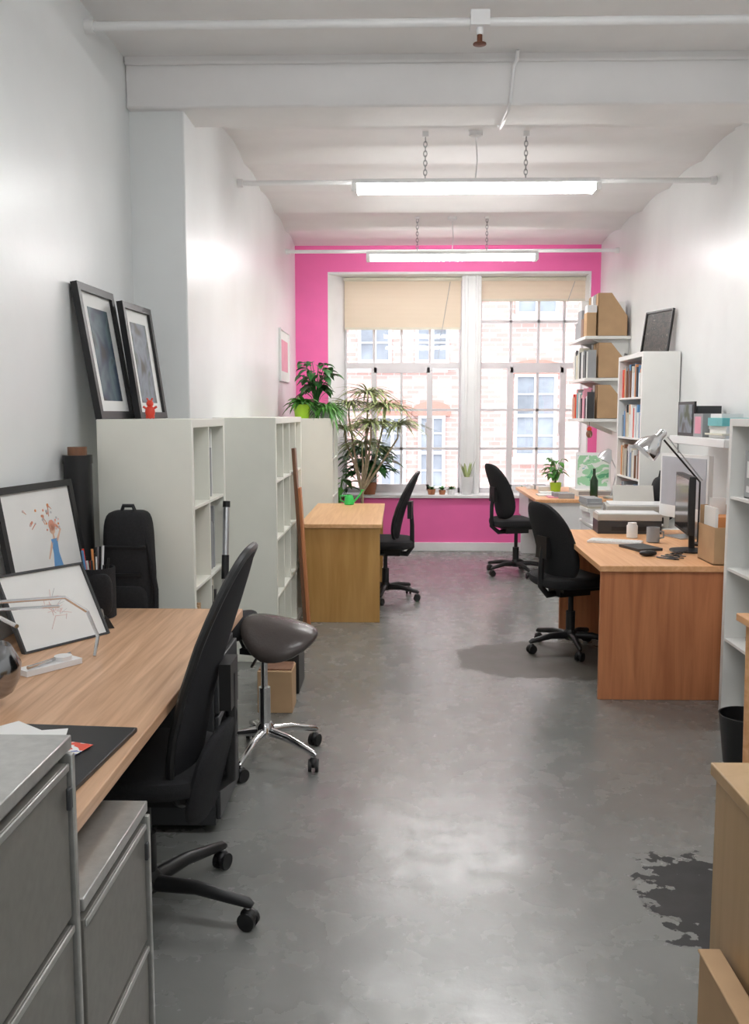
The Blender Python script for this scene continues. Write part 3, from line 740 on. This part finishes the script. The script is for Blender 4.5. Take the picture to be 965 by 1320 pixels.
b.lathe((0,0,0),[(.04,0),(.045,.005),(.04,.06),(.028,.085),(.026,.085),(.025,.08)],M_green3); b.tube([(.035,0,.02),(.08,0,.06),(.12,0,.12)],[.010,.008,.006],M_green3,10); b.tube([(-.035,0,.02),(-.08,0,.04),(-.08,0,.08),(-.03,0,.08)],.006,M_green3,8)
b.lathe((.122,0,.115),[(.008,0),(.018,.012),(.018,.016)],M_green3,12); b.done(loc=(-.43,8.15,.736), rot=(0,0,.3))

# ------------------------------------------------------------------ right wall shelves
for z in (2.27,1.877,1.49):
    b = B('wall_shelf'); b.box(1.77,2.2,8.90,9.72,z-.028,z,M_sh2)
    for y in (9.0,9.6): b.prism([(2.2,z-.028),(1.86,z-.028),(2.2,z-.17)],'y',y,y+.018,M_sh2)
    b.done(bevel=.002)
def magfile(x, y, z, m, w=.10, h=.32, d=.25, rot=0):
    b = B('magazine_file')
    pts = [(0,0),(d,0),(d,h),(d*.55,h),(0,h*.45)]
    for yy in (-w/2, w/2-.004): b.prism(pts,'y',yy,yy+.004,m)
    b.box(0,.004,-w/2,w/2,0,h*.45,m); b.box(d-.004,d,-w/2,w/2,0,h,m); b.box(0,d,-w/2,w/2,0,.004,m); b.box(.02,d-.01,-w/2+.01,w/2-.01,.004,h*.8,M_paper)
    b.done(loc=(x,y,z+.002), rot=(0,0,rot))
for i, m in enumerate([M_card, M_greyc, M_paper, M_card]): magfile(2.17, 8.98+i*.115, 2.27, m, h=.40, d=.28, rot=math.pi)
for i, m in enumerate([M_card, M_card, M_greyc]): magfile(2.17, 8.98+i*.115, 1.877, m, h=.33, d=.27, rot=math.pi)
for i, m in enumerate([M_card, M_paper]): magfile(2.17, 8.98+i*.115, 1.49, m, h=.32, d=.27, rot=math.pi)
b = B('shelf_boxes')
b.box(1.82,2.1,9.45,9.68,2.272,2.44,M_greyc); b.box(1.81,2.12,9.44,9.69,2.44,2.46,M_white); b.box(1.84,2.08,9.47,9.66,2.46,2.66,M_sh2)
b.box(1.785,1.875,8.93,9.07,2.272,2.49,M_card); b.box(1.785,1.87,9.09,9.20,2.272,2.45,M_brown); b.box(1.79,1.87,9.22,9.4,2.272,2.54,M_greyc)
b.box(1.79,1.88,8.935,9.05,2.49,2.56,M_white); b.tube([(1.83,9.13,2.45),(1.83,9.13,2.56)],.03,M_alu,14); b.done(bevel=.002)
b = B('shelf_books'); books(b,1.79,2.1,9.34,9.7,1.879,.32,1,-1,[M_paper,M_greyc,M_dgrey,M_cream,M_brown]); books(b,1.78,1.88,8.92,9.28,1.879,.30,1,-1,[M_white,M_greyc,M_paper,M_dgrey])
books(b,1.79,2.1,9.22,9.7,1.492,.30,1,-1,[M_paper,M_greyc,M_redp,M_cream,M_teal,M_orange]); books(b,1.78,1.88,8.92,9.20,1.492,.30,1,-1,[M_white,M_greyc,M_brown,M_dgrey,M_pinkc])
b.done()
b = B('wall_shelf'); b.box(1.92,2.171,5.50,6.60,1.335,1.388,M_white); b.done(bevel=.004)
b = B('shelf_books')
b.box(1.96,1.975,6.20,6.55,1.389,1.62,M_bplas); b.box(1.956,1.96,6.23,6.52,1.41,1.60,A2); b.box(1.98,2.14,6.20,6.50,1.389,1.59,M_dgrey)
z = stack(b,1.95,2.15,5.62,5.95,1.389,4,[M_paper,M_redp,M_white,M_cream],.025); b.box(1.96,2.12,5.66,5.92,z,z+.05,M_teal); b.box(1.97,2.1,5.7,5.9,z+.05,z+.075,M_white)
b.box(1.95,2.12,5.99,6.17,1.389,1.54,M_greyc); b.box(1.948,1.95,6.02,6.14,1.41,1.52,M_pinkc)
b.tube([(2.0,5.56,1.389),(2.0,5.56,1.49)],.025,M_blue,12); b.done(bevel=.002)

# ------------------------------------------------------------------ right desk items
b = B('desktop_computer')
b.box(-.27,.27,-.012,.022,.12,.54,M_white); b.box(-.25,.25,-.014,-.012,.20,.52,mat('screen_pale',(.50,.51,.56),.2)); b.box(-.27,.27,-.0135,-.012,.12,.195,M_white)
b.prism([(.022,.30),(.022,.20),(.11,.0),(-.08,.0),(-.08,.006),(.09,.008)],'x',-.10,.10,M_alu); b.done(loc=(1.86,6.02,.737), rot=(0,0,rad(-74)), bevel=.003)
b = B('computer_monitor')
b.box(-.24,.24,-.018,.018,.12,.45,M_bplas); b.box(-.225,.225,-.0195,-.018,.135,.435,M_screen); b.box(-.10,.10,.018,.04,.18,.36,M_bplas); b.tube([(0,.045,.02),(0,.04,.28)], .018, M_bplas, 10); b.lathe((0,.03,0),[(.11,0),(.11,.008),(.03,.02)],M_bplas,28)
b.done(loc=(1.68,5.42,.737), rot=(0,0,rad(-98)), bevel=.003)
b = B('printer')
b.box(-.22,.22,-.17,.17,0,.11,M_beige); b.box(-.22,.22,-.17,.17,.115,.15,M_beige); b.box(-.18,.18,-.175,-.17,.03,.075,M_bplas); b.box(-.17,.17,-.26,-.17,.02,.028,M_beige); b.box(-.20,.20,-.15,.15,.15,.162,M_white); b.prism([(.12,.16),(.17,.16),(.24,.27),(.23,.275)],'x',-.15,.15,M_beige)
b.done(loc=(1.76,6.85,.721), rot=(0,0,rad(-8)), bevel=.008)
b = B('scanner'); b.box(-.21,.21,-.11,.11,0,.085,M_dgrey); b.box(-.21,.21,-.11,.11,.088,.13,M_beige); b.box(-.20,.20,-.10,.10,.13,.137,M_white); b.box(-.12,.12,-.113,-.11,.02,.05,M_bplas); b.done(loc=(1.56,6.29,.737), rot=(0,0,rad(-3)), bevel=.006)
b = B('chair_back_stand_in'); b.sup((0,0,.17),(.09,.10,.17),.6,.7,M_black,24,12); b.tube([(-.04,0,.31),(-.03,0,.38),(.03,0,.38),(.04,0,.31)],.008,M_bplas,8); b.done(loc=(2.04,7.12,.721))  # bag-shaped stand-in for a black chair back behind the desk
b = B('paper_stack'); z = stack(b,-.06,.06,-.14,.14,0,8,[M_paper,M_cream,M_greyc,M_white],.03); b.done(loc=(1.46,7.0,.721), rot=(0,0,.05))
b = B('keyboard'); b.box(-.07,.07,-.16,.16,0,.012,M_white)
for i in range(5):
    for j in range(13): b.box(-.06+i*.024,-.04+i*.024,-.152+j*.0235,-.132+j*.0235,.012,.016,M_paper)
b.done(loc=(1.36,5.76,.737), rot=(0,0,rad(66)))
b = B('coffee_mug'); b.lathe((0,0,0),[(.033,0),(.04,.004),(.04,.095),(.036,.095),(.034,.01)],M_greyc); b.tube([(.038,0,.07),(.065,0,.065),(.065,0,.03),(.038,0,.025)],.006,M_greyc,8); b.done(loc=(1.60,5.78,.737))
b = B('glass_jar'); b.lathe((0,0,0),[(.03,0),(.035,.004),(.035,.08),(.028,.09),(.028,.10)],M_paper); b.done(loc=(1.52,5.98,.737))
b = B('notebook'); b.box(-.08,.08,-.11,.11,0,.015,M_dgrey); b.box(-.075,.08,-.108,.108,.003,.012,M_paper); b.done(loc=(1.45,5.50,.737), rot=(0,0,.3))
b = B('computer_mouse'); b.sup((0,0,.016),(.05,.03,.016),.8,.9,M_bplas,16,8); b.done(loc=(1.42,5.22,.737))
b = B('cable_bundle')
for k in range(5):
    pts = [(1.50+.03*k+.05*math.sin(t*1.3+k), 5.08+.04*k+.04*math.cos(t*1.7+k*2)+t*.01, .741+.003*k) for t in [i*.5 for i in range(12)]]
    b.tube(pts,.003,M_bplas,5)
b.done()
b = B('cardboard_box')
b.box(-.08,.08,-.13,.13,0,.005,M_card)
for a in ((-.08,-.075,-.13,.13,.20),(.075,.08,-.13,.13,.32),(-.075,.075,-.13,-.125,.20),(-.075,.075,.125,.13,.30)): b.box(a[0],a[1],a[2],a[3],0,a[4],M_card)
b.box(-.05,.06,-.08,.08,.005,.25,M_orange); b.box(-.065,-.05,-.09,.09,.005,.30,M_paper); b.box(-.04,.05,.085,.11,.005,.34,M_white); b.done(loc=(1.76,5.03,.737), rot=(0,0,0))
b = B('desk_lamp')
b.lathe((1.84,5.66,.737),[(.05,0),(.05,.012),(.015,.02)],M_bplas); b.tube([(1.84,5.66,.75),(1.86,5.72,1.12),(1.62,5.68,1.38)],.006,M_bplas,8); b.tube([(1.64,5.68,1.40),(1.875,5.72,1.13)],.004,M_alu,6)
b.M = Matrix.Translation((1.56,5.67,1.37)) @ Matrix.Rotation(rad(42),4,'Y')
b.lathe((0,0,-.09),[(.078,0),(.08,.005),(.072,.06),(.045,.10),(.028,.125),(.026,.17),(.015,.18)],M_chrome,28); b.M = Matrix.Identity(4); b.done()
# rear right desk items
b = B('storage_box'); b.box(1.74,2.12,9.00,9.40,.737,.798,M_sh2); b.box(1.76,2.10,8.998,9.0,.75,.785,M_greyc); b.done(bevel=.003)
b = B('framed_photo_card'); b.box(-.17,.17,0,.012,0,.36,M_white); b.box(-.15,.15,-.002,0,.03,.33,art('green_photo',[(.1,.4,.2),(.35,.65,.4),(.8,.85,.8),(.2,.5,.6)],9)); b.done(loc=(1.92,9.12,.80), rot=(rad(-6),0,rad(-12)))
b = B('glass_bottle'); b.lathe((0,0,0),[(.035,0),(.038,.005),(.038,.17),(.014,.22),(.014,.28),(.016,.285)],mat('dark_green_glass',(.02,.05,.02),.1)); b.done(loc=(1.86,8.78,.737))
b = B('desk_lamp'); b.lathe((2.03,8.83,.737),[(.07,0),(.07,.012),(.012,.02)],M_alu); b.tube([(2.03,8.83,.75),(2.09,8.86,1.0),(2.00,8.83,1.17)],.006,M_alu,8)
b.M = Matrix.Translation((1.98,8.82,1.15)) @ Matrix.Rotation(rad(30),4,'Y'); b.lathe((0,0,-.06),[(.07,0),(.065,.05),(.03,.10),(.02,.12)],M_alu,20); b.M = Matrix.Identity(4); b.done()
b = B('desk_papers')
for i in range(18):
    x = random.uniform(1.36,1.56); y = random.uniform(8.75,9.25) if i % 2 else random.uniform(9.6,9.9); h = random.uniform(.006,.05)
    b.box(x,x+random.uniform(.06,.15),y,y+random.uniform(.1,.2),0.737,.737+h,random.choice([M_paper,M_white,M_greyc,M_paper,M_pinkc,M_white]))
b.done()
b = B('hanging_owl_ornament'); b.sup((0,0,0),(.03,.05,.04),1,1,M_brown,14,8); b.sup((0,0,.045),(.025,.03,.025),1,1,M_redp,12,8)
for s in (-1,1): b.tube([(0,s*.04,0),(0,s*.075,-.03)],.006,M_brown,6)
b.tube([(0,0,.06),(0,0,.115)],.002,M_bplas,5); b.done(loc=(1.84,8.96,1.345))
b = B('waste_bin'); b.lathe((0,0,0),[(.085,0),(.09,.004),(.115,.22),(.118,.225),(.112,.225),(.086,.012)],M_bplas,28); b.done(loc=(1.535,3.98,0))

# ------------------------------------------------------------------ lights & world
sun = bpy.data.lights.new('sun', 'SUN'); sun.energy = 1.7; sun.angle = rad(8); sun.color = (1,.97,.95)
so = bpy.data.objects.new('sun', sun); S.collection.objects.link(so); so.rotation_euler = (rad(42), 0, rad(-12)); so.location = (0,-5,12)
w = bpy.data.worlds.new('world'); S.world = w; w.use_nodes = True; nt = w.node_tree
bg = nt.nodes['Background']; bg.inputs['Color'].default_value = (.94,.95,1,1); bg.inputs['Strength'].default_value = 2.55

cam = bpy.data.cameras.new('camera'); co = bpy.data.objects.new('camera', cam); S.collection.objects.link(co)
co.location = (0,0,1.54); co.rotation_euler = (rad(90-6.09), 0, rad(1.44))
cam.sensor_fit = 'VERTICAL'; cam.sensor_height = 36; cam.lens = 36*1190/1320; cam.clip_start = .02
S.camera = co
